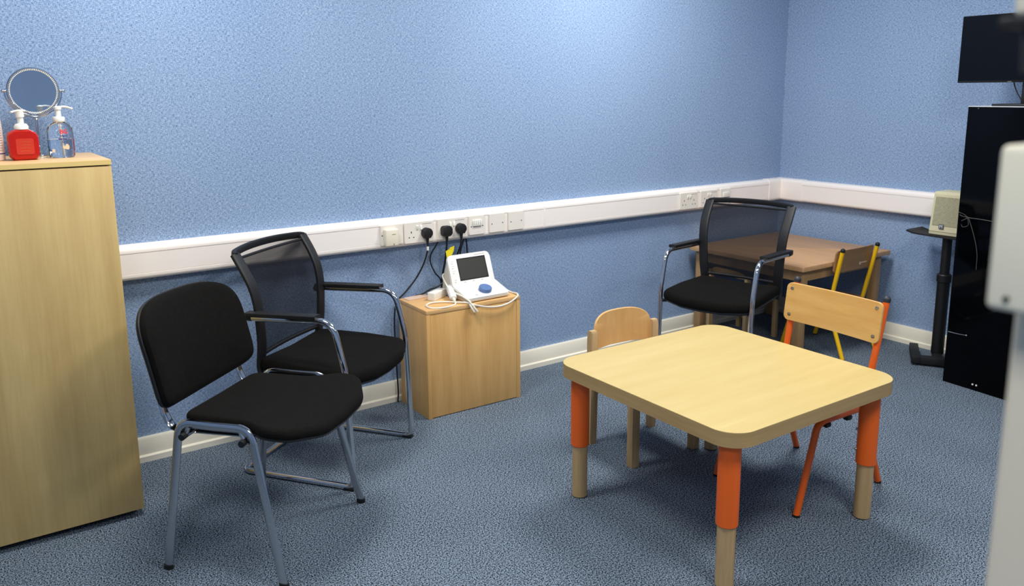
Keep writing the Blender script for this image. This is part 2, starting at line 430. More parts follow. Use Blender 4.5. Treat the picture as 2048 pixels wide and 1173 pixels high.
# ------------------------------------------------------------------ tall cabinet, left
CH = 1.288
t = thing('storage_cabinet', 'tall pale birch cabinet at the left holding the mirror and bottles', 'cabinet', (-4.58, -.246, 0))
X0, X1, Y0, Y1 = -.402, .402, -.246, .184
b = NB(); box(b, X0+.02, X1-.02, Y0+.05, Y1, 0, .03); obj('plinth', b, M_rubber, t)
b = NB(); box(b, X0, X1, Y0+.02, Y1, .03, CH-.020, .001); obj('body', b, M_cab, t)
b = NB(); box(b, X0, X1, Y0, Y1, CH-.018, CH, .0015); obj('top', b, M_cabtop, t)
b = NB(); box(b, X0+.001, X1-.001, Y0, Y0+.018, .028, CH-.022, .001); obj('door', b, M_cab, t)
b = NB(); box(b, X0, X1, Y0-.0012, Y0, CH-.017, CH-.002); obj('edge_band', b, M_lip, t)

# ------------------------------------------------------------------ items on the tall cabinet
def text_obj(txt, size, m_, parent, wrap=None, loc=(0, 0, 0), name='label_text', bold=0, rotx=PI/2, rotz=0, sx=1):
    c = bpy.data.curves.new('txt', 'FONT'); c.body = txt; c.size = size; c.align_x = 'CENTER'; c.extrude = .0002; c.offset = bold
    o = bpy.data.objects.new('txt', c); COL.objects.link(o); dg = bpy.context.evaluated_depsgraph_get(); dg.update()
    me = bpy.data.meshes.new_from_object(o.evaluated_get(dg)); bpy.data.objects.remove(o)
    R = Euler((rotx, 0, rotz)).to_matrix()
    for v in me.vertices:
        x, y, z = v.co; x *= sx
        if wrap:
            r = wrap; th = (x+loc[0])/r; z2 = y+loc[2]
            v.co = Vector((r*math.sin(th), -r*math.cos(th)-z, z2))
        else: v.co = R @ Vector((x, y, z))+Vector(loc)
    me.materials.append(m_); q = bpy.data.objects.new(name, me); COL.objects.link(q); q.parent = parent; return q
# hand sanitiser
t = thing('sanitizer_bottle', 'clear pump bottle of hand sanitiser gel on the tall cabinet', 'bottle', (-4.297, -.285, CH), .12)
b = NB(); lathe(b, [(.030, 0), (.038, .002), (.0405, .008), (.0415, .05), (.0415, .085), (.039, .100), (.031, .112), (.019, .120), (.0165, .123), (.0165, .128)], n=40, sy=.72)
obj('bottle_body', b, M_clear, t)
b = NB(); lathe(b, [(.028, .0025), (.0365, .005), (.0385, .012), (.039, .062), (.0385, .0625)], n=40, sy=.70); obj('gel', b, M_gel, t)
b = NB(); lathe(b, [(.018, .122), (.019, .124), (.019, .136), (.0175, .139), (.009, .140), (.009, .162), (.0115, .164), (.0115, .172), (.004, .176)], n=24)
v = sweep(b, smooth_path([(0, 0, .171), (.02, -.002, .173), (.036, -.004, .169), (.045, -.005, .165)]), .006, .0035, 10); obj('pump', b, M_white, t)
b = NB(); cyl(b, (0, 0, .125), (.004, 0, .008), .0035, 10); obj('dip_tube', b, M_white, t)
b = NB(); sweep(b, [(-.030+.004*i, -.0, .064) for i in range(16)], .0008, .0008, 6)
obj('fill_line', b, M_white, t)
for tx, sz, mm, z, bo in (('BG', .017, M_pinklab, .083, .0006), ('Hand', .0095, M_navy, .072, .0003), ('Sanitiser', .0095, M_navy, .062, .0003), ('Gel', .0095, M_navy, .0515, .0003)):
    q = text_obj(tx, sz*1.12, mm, t, .0424, (.004, 0, z), bold=bo); q.scale = (1, .74, 1)
b = NB(); v = extrude_poly(b, [(-.008, -.006), (-.002, -.008), (.006, -.010), (.010, -.004), (.009, .004), (.004, .010), (-.001, .008), (-.003, .002), (-.012, .003), (-.013, -.001)], 0, .0005)
T(b, v, (.008, -.0305, .038), (PI/2, 0, .15)); obj('hand_picture', b, M_peach, t)
b = NB(); box(b, -.034, -.026, -.0225, -.022, .020, .031); obj('label_patch', b, M_peach, t)
# red soap bottle
t = thing('soap_bottle', 'red foaming soap bottle with a white pump on the tall cabinet', 'bottle', (-4.414, -.325, CH), .05)
b = NB(); o = [(-.032, 0), (.034, 0), (.044, .012), (.0465, .03), (.0470, .075), (.040, .090), (.022, .101), (-.022, .101), (-.040, .093), (-.0465, .082), (-.0455, .03), (-.043, .012)]
v = ringpad(b, o, [(0, -.026), (.6, -.026), (.9, -.025), (.97, -.018), (1, -.008), (1, .008), (.97, .018), (.9, .025), (.6, .026), (0, .026)], cen=(0, .05))
T(b, v, (0, 0, 0), (PI/2, 0, 0)); obj('bottle_body', b, M_red, t)
b = NB(); o = rrect(.052, .052, .006); v = extrude_poly(b, o, 0, .001); T(b, v, (.002, -.0262, .046), (PI/2, 0, 0)); lab = obj('front_label', b, M_redlab, t)
bits('label_streak', [(-.012+i*.002, .016+i*.001, -.0278, -.0270, .030+.010*i, .0312+.010*i) for i in range(4)], mat('label_gold', (206, 96, 40), .5), t)
b = NB(); lathe(b, [(.019, .100), (.0215, .102), (.0215, .112), (.017, .119), (.0095, .121), (.0095, .140), (.0125, .142), (.0125, .158), (.010, .161), (.004, .162)], n=28); obj('pump_collar', b, M_white, t)
b = NB(); v = sweep(b, smooth_path([(.018, -.002, .161), (0, 0, .1635), (-.020, -.006, .160), (-.026, -.008, .157)]), .0085, .0032, 10); lathe(b, [(.0125, .157), (.013, .163), (.006, .166)], n=20); obj('pump_head', b, M_white, t)
# white bottle cut by the frame
t = thing('lotion_bottle', 'white bottle with pale text at the far left end of the tall cabinet', 'bottle', (-4.507, -.30, CH))
b = NB(); lathe(b, [(.036, 0), (.040, .003), (.041, .02), (.040, .10), (.037, .15), (.030, .172), (.017, .18)], n=32, sy=.7); obj('bottle_body', b, mat('pinkish_white_plastic', (232, 214, 202), .35), t)
b = NB(); lathe(b, [(.018, .178), (.018, .195), (.016, .205), (.004, .208)], n=24); obj('cap', b, M_white, t)
b = NB()
for i in range(11):
    z = .035+.008*i; rr = .0412-.0009*(z/.1)
    sweep(b, [(rr*math.sin(p), -.7*rr*math.cos(p), z) for p in [.5+.06*k for k in range(10)]], .0006, .0006, 5)
obj('label_text', b, M_ink, t)
b = NB(); lathe(b, [(.0412, .022), (.0412, .025)], n=32, sy=.7); obj('blue_line', b, M_navy, t)
# round mirror
t = thing('vanity_mirror', 'round chrome-framed mirror on a stand on the tall cabinet', 'mirror', (-4.350, -.13, CH), .075)
mc = Vector((0, 0, .226)); R_ = .080
def circ(r, n=64, y=0, a0=0, a1=360, cz=.226):
    return [(r*math.cos(math.radians(a0+(a1-a0)*k/n)), y, cz+r*math.sin(math.radians(a0+(a1-a0)*k/n))) for k in range(n+(0 if a1-a0 == 360 else 1))]
b = NB(); cyl(b, (0, -.0015, .226), (0, .004, .226), R_*.95, 64); obj('mirror_glass', b, M_mirror, t)
b = NB(); sweep(b, circ(R_), .006, .0045, 10, side=(0, 1, 0), closed=True); fr = obj('mirror_frame', b, M_chrome, t)
b = NB()
for k in range(84):
    a = 2*PI*k/84; bmesh.ops.create_icosphere(b, subdivisions=1, radius=.0024, matrix=Matrix.Translation((R_*.925*math.cos(a), -.004, .226+R_*.925*math.sin(a))))
obj('bead_ring', b, M_white, fr)
b = NB(); sweep(b, circ(R_+.009, 40, 0, 178, 362), .0028, .0028, 8); obj('yoke', b, M_chrome, t)
for s in (-1, 1):
    b = NB(); cyl(b, (s*(R_+.004), 0, .228), (s*(R_+.013), 0, .228), .0035, 12); bmesh.ops.create_icosphere(b, subdivisions=2, radius=.0055, matrix=Matrix.Translation((s*(R_+.014), 0, .228))); obj('pivot_knob', b, M_chrome, t)
b = NB(); lathe(b, [(.0065, .008), (.0065, .03), (.0085, .031), (.0085, .034), (.0065, .035), (.0060, .128), (.009, .132), (.009, .137)], n=20); obj('stem', b, M_chrome, t)
b = NB(); lathe(b, [(.058, 0), (.060, .002), (.058, .006), (.03, .009), (.008, .011)], n=48); obj('base', b, M_chrome, t)

# ------------------------------------------------------------------ small cabinet with the hearing test device
t = thing('small_cabinet', 'low beech cabinet against the wall carrying the white hearing test device', 'cabinet', (-2.650, -.190, 0), -.02)
W2, D2, H2 = .2575, .1415, .5215
b = NB(); box(b, -W2, -W2+.020, -D2, D2, 0, H2-.020, .0008); box(b, W2-.020, W2, -D2, D2, 0, H2-.020, .0008)
box(b, -W2+.02, W2-.02, D2-.012, D2, .02, H2-.02); box(b, -W2+.02, W2-.02, -D2+.02, D2-.01, .0, .03); obj('body', b, M_beech, t)
b = NB(); box(b, -W2, W2, -D2, D2, H2-.0195, H2, .001); obj('top', b, M_beechtop, t)
b = NB(); box(b, -W2+.021, W2-.021, -D2+.0015, -D2+.018, .004, H2-.0215, .0008); obj('door', b, M_beech, t)

TZ = H2
t = thing('hearing_test_device', 'white hearing test device with tilted screen and blue knob on the low cabinet', 'medical device', (-2.568, -.222, TZ), .02)
W = .122
def wedge(b, pts, x0, x1, bev=.004):
    vs = [[b.verts.new((x, y, z)) for y, z in pts] for x in (x0, x1)]; n = len(pts)
    fs = [b.faces.new(vs[0][::-1]), b.faces.new(vs[1])]
    for k in range(n): fs.append(b.faces.new((vs[0][k], vs[0][(k+1) % n], vs[1][(k+1) % n], vs[1][k])))
    if bev: bmesh.ops.bevel(b, geom=list({e for f in fs for e in f.edges}), offset=bev, segments=3, profile=.5, affect='EDGES')
b = NB(); wedge(b, [(-.100, .010), (-.096, .004), (.125, .004), (.14, .01), (.105, .13), (.075, .185), (.03, .062), (-.094, .022), (-.100, .018)], -W+.003, W-.003, .003); obj('lower_shell', b, M_devside, t)
b = NB()   # top skin: bent sheet base + raised screen housing
def bent(b, o, th, bend_y, z0, slope, a2, off=0):
    """rounded outline lying flat; everything past bend_y folds up by a2"""
    v = ringpad(b, o, [(0, 0), (.5, 0), (.96, 0), (1, .003), (1, th-.003), (.97, th), (.5, th), (0, th)], cen=(0, .02))
    return v
def panel(b, x0, x1, l, th, org, ang, r=(.02, .02, .005, .005), bev=.003):
    """rounded plate, its lower edge at org, rising l along angle ang"""
    o = rrect(x1-x0, l, r, 6, (x0+x1)/2, l/2); v = extrude_poly(b, o, -th, 0, bev)
    M = Matrix.Translation(org) @ Matrix.Rotation(ang, 4, 'X'); bmesh.ops.transform(b, matrix=M, verts=v); return M
A1 = math.atan2(.040, .128); panel(b, -W, W, .138, .012, (0, -.102, .0235), A1, (.004, .004, .020, .020))
A2 = math.atan2(.140, .052)
PM = panel(b, -W, W, .150, .014, (0, .0265, .0600), A2, (.024, .024, .004, .004))
obj('top_shell', b, M_dev, t)
def on_panel(name, x0, x1, v0, v1, z0, z1, m_, M, bev=0, parent=None):
    b = NB(); v = box(b, x0, x1, v0, v1, z0, z1, bev); bmesh.ops.transform(b, matrix=M, verts=[q for q in b.verts]); return obj(name, b, m_, parent or t)
on_panel('screen_bezel', -.074, .092, .020, .130, 0, .0006, M_bezel, PM)
on_panel('screen', -.069, .087, .025, .125, .0006, .001, M_screen, PM)
rnd = random.Random(5)
def mark(name, boxes):
    b = NB()
    for x0, x1, v0, v1 in boxes: box(b, x0, x1, v0, v1, 0, .0005)
    bmesh.ops.transform(b, matrix=PM, verts=b.verts); obj(name, b, M_ink, t)
for zc in (.118, .095, .070, .026):
    mark('indicator_mark', [(-.106, -.102, zc, zc+.0016), (-.098, -.094, zc, zc+.0016), (-.108, -.098, zc-.010, zc-.0085)])
q = []; x = .03
while x < .09:
    l = rnd.uniform(.003, .006); q.append((x, x+l, .138, .1405)); x += l+.002
mark('maker_name', q)
for xx in (-.05, .0, .05): mark('key_mark', [(xx-.006, xx+.006, .011, .0125)])
BM = Matrix.Translation((0, -.102, .0235)) @ Matrix.Rotation(A1, 4, 'X')
b = NB(); lathe(b, [(.031, 0), (.0315, .004), (.0315, .017), (.0295, .0195), (.024, .0205), (.006, .0205)], n=40); bmesh.ops.transform(b, matrix=BM @ Matrix.Translation((.008, .050, 0)), verts=b.verts); obj('dial_knob', b, M_knob, t)
b = NB(); sweep(b, [(.006*math.cos(a), .005*math.sin(a), .0005) for a in [2*PI*k/16 for k in range(16)]], .0008, .0006, 6, closed=True); bmesh.ops.transform(b, matrix=BM @ Matrix.Translation((-.056, .022, 0)), verts=b.verts); obj('power_symbol', b, M_bezel, t)
b = NB(); box(b, .098, .104, .042, .0435, 0, .0005); box(b, .090, .092, .048, .050, 0, .0005); bmesh.ops.transform(b, matrix=BM, verts=b.verts); obj('corner_mark', b, M_ink, t)
# its probe, cable and box
cz = TZ+.0035
loop = [(-2.726, -.266, TZ+.012), (-2.742, -.302, cz), (-2.785, -.323, cz), (-2.835, -.322, cz), (-2.870, -.296, cz), (-2.865, -.245, cz), (-2.820, -.222, TZ+.006),
        (-2.760, -.245, cz+.002), (-2.725, -.288, cz+.003), (-2.695, -.322, cz+.004), (-2.665, -.342, TZ-.003), (-2.600, -.347, TZ-.022), (-2.535, -.350, TZ-.030), (-2.475, -.350, TZ-.024), (-2.425, -.348, TZ-.003),
        (-2.403, -.325, cz+.004), (-2.398, -.26, cz), (-2.405, -.20, cz+.012), (-2.425, -.150, TZ+.035), (-2.440, -.130, TZ+.045)]
t = thing('ear_probe', 'white cylindrical ear probe on its looped white cable on the low cabinet', 'probe', (-2.73, -.25, TZ))
og = Vector((-2.73, -.25, TZ))
b = NB(); sweep(b, smooth_path([Vector(p)-og for p in loop]), .0042, .0042, 10); obj('cable', b, M_wcable, t)
b = NB(); pth = [Vector((-2.690, -.160, TZ+.052))-og, Vector((-2.692, -.167, TZ+.049))-og, Vector((-2.722, -.250, TZ+.021))-og, Vector((-2.724, -.256, TZ+.018))-og]
sweep(b, pth, .0175, .0175, 20, scale=[.75, 1, 1, .8]); obj('probe_body', b, M_dev, t)
b = NB(); sweep(b, [Vector((-2.7235, -.255, TZ+.019))-og, Vector((-2.729, -.277, TZ+.010))-og], .009, .009, 14, scale=[1, .7]); obj('strain_relief', b, M_wcable, t)
b = NB(); box(b, -2.694, -2.684, -.158, -.148, TZ, TZ+.05); T(b, b.verts, -og); obj('probe_tip', b, M_knob, t)
t = thing('transducer_lead', 'white twin lead lying over the device with its plugs hanging past the cabinet edge', 'cable', (-2.70, -.25, TZ))
og = Vector((-2.70, -.25, TZ))
b = NB(); sweep(b, smooth_path([Vector(p)-og for p in [(-2.672, -.095, TZ+.105), (-2.702, -.12, TZ+.100), (-2.708, -.16, TZ+.070), (-2.705, -.20, TZ+.040), (-2.700, -.24, TZ+.036), (-2.694, -.29, TZ+.030), (-2.686, -.335, TZ+.016), (-2.678, -.352, TZ-.004)]]), .0042, .0042, 10); obj('cable', b, M_wcable, t)
for dx in (0, .014):
    b = NB(); sweep(b, [Vector((-2.690+dx, -.343, TZ+.004))-og, Vector((-2.684+dx, -.352, TZ-.012))-og, Vector((-2.670+dx*1.3, -.353, TZ-.036))-og], .0065, .0045, 10, scale=[.7, 1, .8]); obj('connector', b, M_wcable, t)
b = NB(); box(b, -.056, .056, -.020, .020, 0, .040, .004, 3)
tag(obj('white_adapter_box', b, M_white, loc=(-2.750, -.145, TZ), rotz=.52), 'small oblong white plastic box beside the ear probe on the low cabinet', 'box')
b = NB(); box(b, -.062, .062, -.022, .022, 0, .0035, .001); box(b, -.062, .062, -.022, -.020, 0, .007, .0005); box(b, -.062, .062, .020, .022, 0, .007, .0005)
tag(obj('plastic_strip', b, M_strip, loc=(-2.822, -.082, TZ), rotz=.05), 'flat clear plastic strip lying at the back left of the low cabinet', 'strip')
t = thing('black_power_adapter', 'small black cable connector behind the device on the low cabinet', 'adapter', (-2.690, -.070, TZ))
b = NB(); v = box(b, -.022, .022, -.012, .012, 0, .026, .004); T(b, v, (0, 0, 0), (0, -.1, .5)); obj('adapter_body', b, M_rubber, t)
b = NB(); sweep(b, smooth_path([(-.125, .020, .004), (-.09, .012, .010), (-.05, .010, .026), (-.01, .010, .034), (.025, .020, .045)]), .0042, .0042, 8); obj('cable', b, M_cable, t)

# ------------------------------------------------------------------ adult chair with mesh back (two)
def make_mesh_chair():
    t = thing('mesh_back_chair', 'x', 'chair')
    hw = .257; r = .0125
    half = [(0, -.257, r), (hw, -.257, r), (hw, .247, r), (hw, .232, .47), (hw, .185, .665), (hw, -.175, .652)]
    rd = [0, .05, .035, .3, .075, 0]
    R1 = fillet(half, rd, 9); Lf = [Vector((-p.x, p.y, p.z)) for p in R1][::-1]
    b = NB(); sweep(b, Lf[:-1]+R1, r, r, 16); obj('frame', b, M_chrome, t)
    for s in (-1, 1):
        b = NB(); box(b, s*hw-.013, s*hw+.013, .205, .250, .0, .014, .004); obj('floor_glide', b, M_rubber, t)
        b = NB(); sweep(b, fillet([(s*hw, .125, .678), (s*hw, .10, .677), (s*hw, -.10, .671), (s*hw, -.185, .667)], .02), .021, .0085, 14, side=(1, 0, 0), square=True)
        obj('armrest_pad', b, M_blackpl, t)
        b = NB(); cyl(b, (s*hw, -.165, .655), (s*hw, -.202, .654), .0165, 16, .0145); sweep(b, [(s*hw, -.185, .655), (s*(hw-.03), -.180, .655)], .014, .014, 10); obj('arm_bracket', b, M_blackpl, t)
    # seat
    def so():
        half = fillet([(0, -.178, 0), (.228, -.178, 0), (.247, .06, 0), (.246, .238, 0), (.12, .288, 0), (0, .296, 0)], [0, .035, .35, .045, .12, 0], 8)
        half = [(p.x, p.y) for p in half]
        o = half+[(-x, y) for x, y in half[::-1]][1:-1]
        return o
    def sd(x, y, z):
        tz = (y-.05)
        zz = z-.16*max(0, tz-.08)**2*4-.10*max(0, -.05-y)*0
        zz += .012*(x/.24)**2*max(0, min(1, (.18-y)/.3))
        return (x, y, zz)
    b = NB(); ringpad(b, so(), cushion_prof(.054, .07, .414, .006), sd, (0, .045)); obj('seat', b, M_blackfab, t)
    b = NB(); o2 = [(x*.985, .045+(y-.045)*.97) for x, y in so()]
    ringpad(b, o2, [(0, .384), (.5, .384), (.8, .388), (.95, .404), (1, .417), (1, .433), (.9, .435), (0, .435)], sd, (0, .045)); obj('seat_shell', b, M_greypl, t)
    for q_ in (-1, 1):
        b = NB(); sweep(b, [(q_*hw, .236, .402), (q_*.225, .205, .402)], .009, .009, 10); obj('seat_bracket', b, M_blackpl, t)
    # back: side rails follow a profile (y, z)
    pr = [(-.165, .405), (-.170, .45), (-.158, .53), (-.155, .62), (-.158, .70), (-.172, .765), (-.200, .825), (-.240, .892)]
    def py(z):
        for (y0, z0), (y1, z1) in zip(pr, pr[1:]):
            if z <= z1 or (y1, z1) == pr[-1]: tt = (z-z0)/(z1-z0); return y0+(y1-y0)*tt
    def wx(z): return .208+.026*min(1, max(0, (z-.40)/.42))
    b = NB()
    for s in (-1, 1):
        P = smooth_path([(s*wx(z), y, z) for y, z in pr], 5); sweep(b, P, .024, .008, 12, side=(1, 0, 0), square=True)
    # top handle bows backwards and up
    P = smooth_path([(-.238, -.234, .886), (-.230, -.250, .890), (-.19, -.268, .892), (-.10, -.287, .895), (0, -.293, .896), (.10, -.287, .895), (.19, -.268, .892), (.230, -.250, .890), (.238, -.234, .886)], 6)
    sweep(b, P, .014, .0085, 12, side=(0, .12, 1), square=True)
    P = [(x, py(.876)-.012*(1-(x/.23)**2), .875) for x in [-.225+.05*i for i in range(10)]]; sweep(b, P, .005, .006, 10)
    P = [(x, py(.494)-.016*(1-(x/.2)**2), .492) for x in [-.205+.041*i for i in range(11)]]; sweep(b, P, .007, .009, 10)
    obj('back_frame', b, M_blackpl, t)
    b = NB(); nx, nz = 14, 18; G = []
    for j in range(nz+1):
        z = .494+(.876-.494)*j/nz; G.append([b.verts.new((wx(z)*(2*i/nx-1)*.97, py(z)-.016*(1-(2*i/nx-1)**2)+.002, z)) for i in range(nx+1)])
    for j in range(nz):
        for i in range(nx): b.faces.new((G[j][i], G[j][i+1], G[j+1][i+1], G[j+1][i]))
    obj('back_mesh', b, M_mesh, t)
    return t
ch = make_mesh_chair()
GRP = 'black mesh-back armchairs with chrome frames'
tag(ch, 'black mesh-back armchair with chrome arms by the low cabinet, behind the padded chair', 'chair', GRP)
ch.location = (-3.4235, -.410, 0); ch.rotation_euler = (0, 0, math.radians(-143.25))
c2 = copy_tree(ch); tag(c2, 'black mesh-back armchair with chrome arms in the corner in front of the wooden table', 'chair', GRP)
c2.location = (-1.289, -.668, 0); c2.rotation_euler = (0, 0, math.radians(103.8))

# ------------------------------------------------------------------ padded stacking chair
t = thing('padded_chair', 'black padded armless chair with four oval chrome legs, nearest the tall cabinet', 'chair', (-3.844, -.880, 0), math.radians(-139.7))
for s in (-1, 1):
    for e in (-1, 1):
        P = fillet([(s*.246, -.022, .492), (s*.246, e*.125-.02, .494), (s*.276, e*.207, .004)], .055, 9)
        b = NB(); sweep(b, P, .0085, .0150, 16, side=(1, 0, 0)); lg = obj('leg', b, M_chromeb, t)
        b = NB(); q = Vector((s*.276, e*.207, 0)); lathe(b, [(.013, 0), (.0145, .002), (.0145, .016)], (q.x, q.y, 0), 16, .75, 1.15); obj('rubber_foot', b, M_rubber, lg)
for y in (-.125, .085):
    b = NB(); sweep(b, [(-.246, y, .455), (.246, y, .455)], .0105, .0105, 12)
    for s in (-1, 1): sweep(b, [(s*.246, y, .455), (s*.246, y+.015*(1 if y < 0 else -1), .488)], .008, .008, 8)
    obj('crossbar', b, M_chromeb, t)
for y in (-.125, .085):
    for s in (-1, 1):
        b = NB(); cyl(b, (s*.246, y, .455), (s*.268, y, .453), .011, 12); obj('end_cap', b, M_rubber, t)
def so1():
    half = fillet([(0, -.172, 0), (.208, -.166, 0), (.216, .075, 0), (.268, .160, 0), (.262, .235, 0), (.14, .302, 0), (0, .308, 0)], [0, .05, .16, .09, .07, .14, 0], 8)
    half = [(p.x, p.y) for p in half]
    return half+[(-x, y) for x, y in half[::-1]][1:-1]
def sd1(x, y, z): return (x, y, z-.9*max(0, y-.16)**2+.25*max(0, -y-.06)**2+.012*(x/.25)**2-.008)
b = NB(); ringpad(b, so1(), cushion_prof(.038, .07, .468, .006), sd1, (0, .06)); obj('seat', b, M_blackfab, t)
b = NB(); ringpad(b, [(x*.99, .06+(y-.06)*.99) for x, y in so1()], [(0, .458), (.6, .458), (.9, .460), (.985, .466), (1.0, .474), (.98, .478), (0, .478)], sd1, (0, .06)); obj('seat_shell', b, M_blackpl, t)
# back pad: built in x-z, thickness along y
def bo(k=84, w_=.268, h_=.162, wb=.268):
    out = []
    for i in range(k):
        a = 2*PI*i/k; c_, s_ = math.cos(a), math.sin(a); e = .19 if s_ < 0 else .60
        x = math.copysign(abs(c_)**e, c_); y = math.copysign(abs(s_)**e, s_)*h_
        out.append((.050+x*(w_-(w_-wb)*(.5-.5*y/h_)), y+(.012*(1-x*x) if y < 0 else .006*(1-x*x))*(-1 if y < 0 else 1)))
    return out
def bd(x, y, z):    # y = height in pad, z = thickness (front = +)
    f = .6*x*x + z - .25*y*y
    tl = math.radians(15)
    yy = -.245 + f*math.cos(tl) - y*math.sin(tl)
    return (x, yy, .710+y*math.cos(tl)+f*math.sin(tl)-.01)
b = NB(); ringpad(b, bo(), [(0, .0), (.9, .0), (.985, .004), (1, .012), (1, .020), (.985, .030), (.95, .037), (.85, .041), (.5, .045), (0, .046)], bd); obj('backrest', b, M_blackfab, t)
b = NB(); ringpad(b, [(x*1.0, y*1.0) for x, y in bo()], [(0, -.020), (.85, -.018), (.96, -.012), (1.004, -.002), (1.006, .008), (.99, .0085), (0, .0085)], bd); obj('backrest_shell', b, M_blackpl, t)
b = NB(); sweep(b, [bd(x*1.003, y*1.003, .008) for x, y in bo()], .0032, .0032, 8, closed=True); obj('piping', b, M_rubber, t)
for s in (-1, 1):
    b = NB(); sweep(b, fillet([(.002+s*.208, -.246, .60), (.002+s*.208, -.222, .50), (.002+s*.208, -.198, .452), (s*.195, -.08, .448), (s*.190, .06, .450)], .05, 7), .0165, .0055, 14, side=(1, 0, 0)); obj('back_support', b, M_chromeb, t)
b = NB(); sweep(b, smooth_path([(.16, .02, .46), (.13, .03, .432), (.06, .03, .428), (.0, .02, .436), (-.03, .0, .455)]), .012, .0015, 8)
obj('torn_lining', b, mat('grey_lining', (150, 150, 148), .9), t)

# ------------------------------------------------------------------ children's table, near
TT, TB = .5253, .478
t = thing('activity_table', 'square pale children\'s table with rounded corners and orange telescopic legs', 'table', (-2.4448, -1.6412, 0), -.0053)
def solid_slab(b, o, z0, z1): return extrude_poly(b, o, z0, z1)
b = NB(); extrude_poly(b, rrect(.8574, .8423, .085, 12), TT-.0015, TT, .0006); extrude_poly(b, rrect(.8574, .8423, .085, 12), TT-.0017, TT-.0014); top = obj('tabletop', b, M_maple, t)
b = NB(); extrude_poly(b, rrect(.8578, .8427, .085, 12), TB, TT-.0015); obj('edge_band', b, M_mapleedge, t)
for sx in (-1, 1):
    for sy_ in (-1, 1):
        x, y = sx*.3605, sy_*.350
        b = NB(); lathe(b, [(.0325, .205), (.034, .207), (.034, TB), (.033, TB)], (x, y, 0), 28); lg = obj('leg', b, M_orange, t)
        b = NB(); lathe(b, [(.0285, .004), (.0285, .22)], (x, y, 0), 28); obj('wooden_foot', b, M_beechleg, lg)
        b = NB(); lathe(b, [(.024, 0), (.027, .001), (.027, .005)], (x, y, 0), 24); obj('floor_pad', b, M_rubber, lg)
        b = NB()
        for z in (.255, .330):
            dx = .030 if sx < 0 else -.0; dy = 0 if sx < 0 else .0
            if sx < 0: cyl(b, (x+.032, y, z), (x+.039, y, z), .005, 10)
            else: cyl(b, (x-.024, y+.022, z), (x-.030, y+.027, z), .005, 10)
        obj('leg_screw', b, M_screw, lg)

# ------------------------------------------------------------------ school chairs (orange near, yellow far)
def school_chair(name, label, M_tube, M_panel, s=1.0, marks=False):
    t = thing(name, label, 'chair'); r = .0125*(1 if s == 1 else 1.12)
    hw = .19
    for q in (-1, 1):
        b = NB()
        P = fillet([(q*hw, .239, .006), (q*hw, .150, .335), (q*hw*.99, -.112, .335), (q*hw*1.04, -.192, .735)], [0, .05, .045, 0], 8)
        sweep(b, P, r, r, 14); f = obj('side_frame', b, M_tube, t)
        b = NB(); cyl(b, (q*hw*.99, -.115, .325), (q*hw, -.238, .006), r, 14); obj('rear_leg', b, M_tube, t)
        b = NB(); bmesh.ops.create_uvsphere(b, u_segments=16, v_segments=10, radius=r*1.12, matrix=Matrix.Translation((q*hw*1.04, -.193, .737))); cyl(b, (q*hw*1.04, -.191, .728), (q*hw*1.04, -.1925, .738), r*1.1, 14); obj('end_cap', b, M_rubber if s != 1 else M_greypl, t)
        for y in (.239, -.238):
            b = NB(); cyl(b, (q*hw, y, 0), (q*hw, y, .009), r*1.05, 14); obj('foot_cap', b, M_rubber, t)
        b = NB()
        for y in (.10, -.02): box(b, q*hw-.010, q*hw+.010, y-.014, y+.014, .308, .324, .003)
        obj('stacking_buffer', b, M_rubber, t)
    b = NB(); sweep(b, [(-hw, .09, .330), (hw, .09, .330)], .010, .010, 10); sweep(b, [(-hw, -.08, .330), (hw, -.08, .330)], .010, .010, 10); obj('crossbar', b, M_tube, t)
    b = NB(); v = ringpad(b, rrect(.40, .355, [.05, .05, .07, .07], 8), [(0, 0), (.6, 0), (.985, 0), (1, .002), (1, .008), (.985, .010), (.6, .010), (0, .010)],
        lambda x, y, z: (x, y+.035, .3495+z-.25*max(0, y-.10)**2*6+.10*x*x-.12*max(0, -y-.08)**2)); obj('seat', b, M_panel, t)
    # backrest ply panel in front of the uprights
    def bdf(x, y, z):
        return (x, -.158-.12*y-.012*(1-(x/.21)**2)*1.0+z+.006, .655+y)
    o = rrect(.425, .152, .022, 8)
    # subdivide long edges so the panel can curve
    o2 = []
    for (x0, y0), (x1, y1) in zip(o, o[1:]+o[:1]):
        n = max(1, int(math.hypot(x1-x0, y1-y0)/.03))
        o2 += [(x0+(x1-x0)*k/n, y0+(y1-y0)*k/n) for k in range(n)]
    b = NB(); ringpad(b, o2, [(0, 0), (.3, 0), (.6, 0), (.85, 0), (.99, 0), (1, .0015), (1, .0085), (.99, .010), (.85, .010), (.6, .010), (.3, .010), (0, .010)], bdf)
    bk = obj('backrest', b, M_panel, t)
    for x in (-.188, .188):
        for y in (-.052, .053):
            b = NB(); c = Vector(bdf(x, y, .010)); 
            lathe(b, [(.0078, -.001), (.0078, .0008), (.006, .0022), (.0035, .0024)], n=16); lathe(b, [(.0022, .0023), (.0022, .0027)], n=8)
            bmesh.ops.transform(b, matrix=Matrix.Translation(c) @ Matrix.Rotation(-PI/2-.12, 4, 'X'), verts=b.verts); obj('rivet', b, M_screw, bk)
    if marks:
        b = NB()
        def mk(x0, x1, y0, y1):
            c = Vector(bdf((x0+x1)/2, (y0+y1)/2, 0)); box(b, x0, x1, c.y-.0015, c.y+.001, .655+y0, .655+y1)
        mk(.052, .068, -.046, -.026)
        for k in range(6): mk(.074+.012*k, .083+.012*k, -.038, -.030)
        obj('printed_mark', b, M_peach, bk)
    for o in [t]: o.scale = (s, s, s)
    return t
c = school_chair('school_chair', 'orange tubular school chair with a pale riveted back panel, pulled up to the square table', M_orange, M_ply)
c.location = (-2.0295, -1.680, 0); c.rotation_euler = (0, 0, math.radians(87.7))
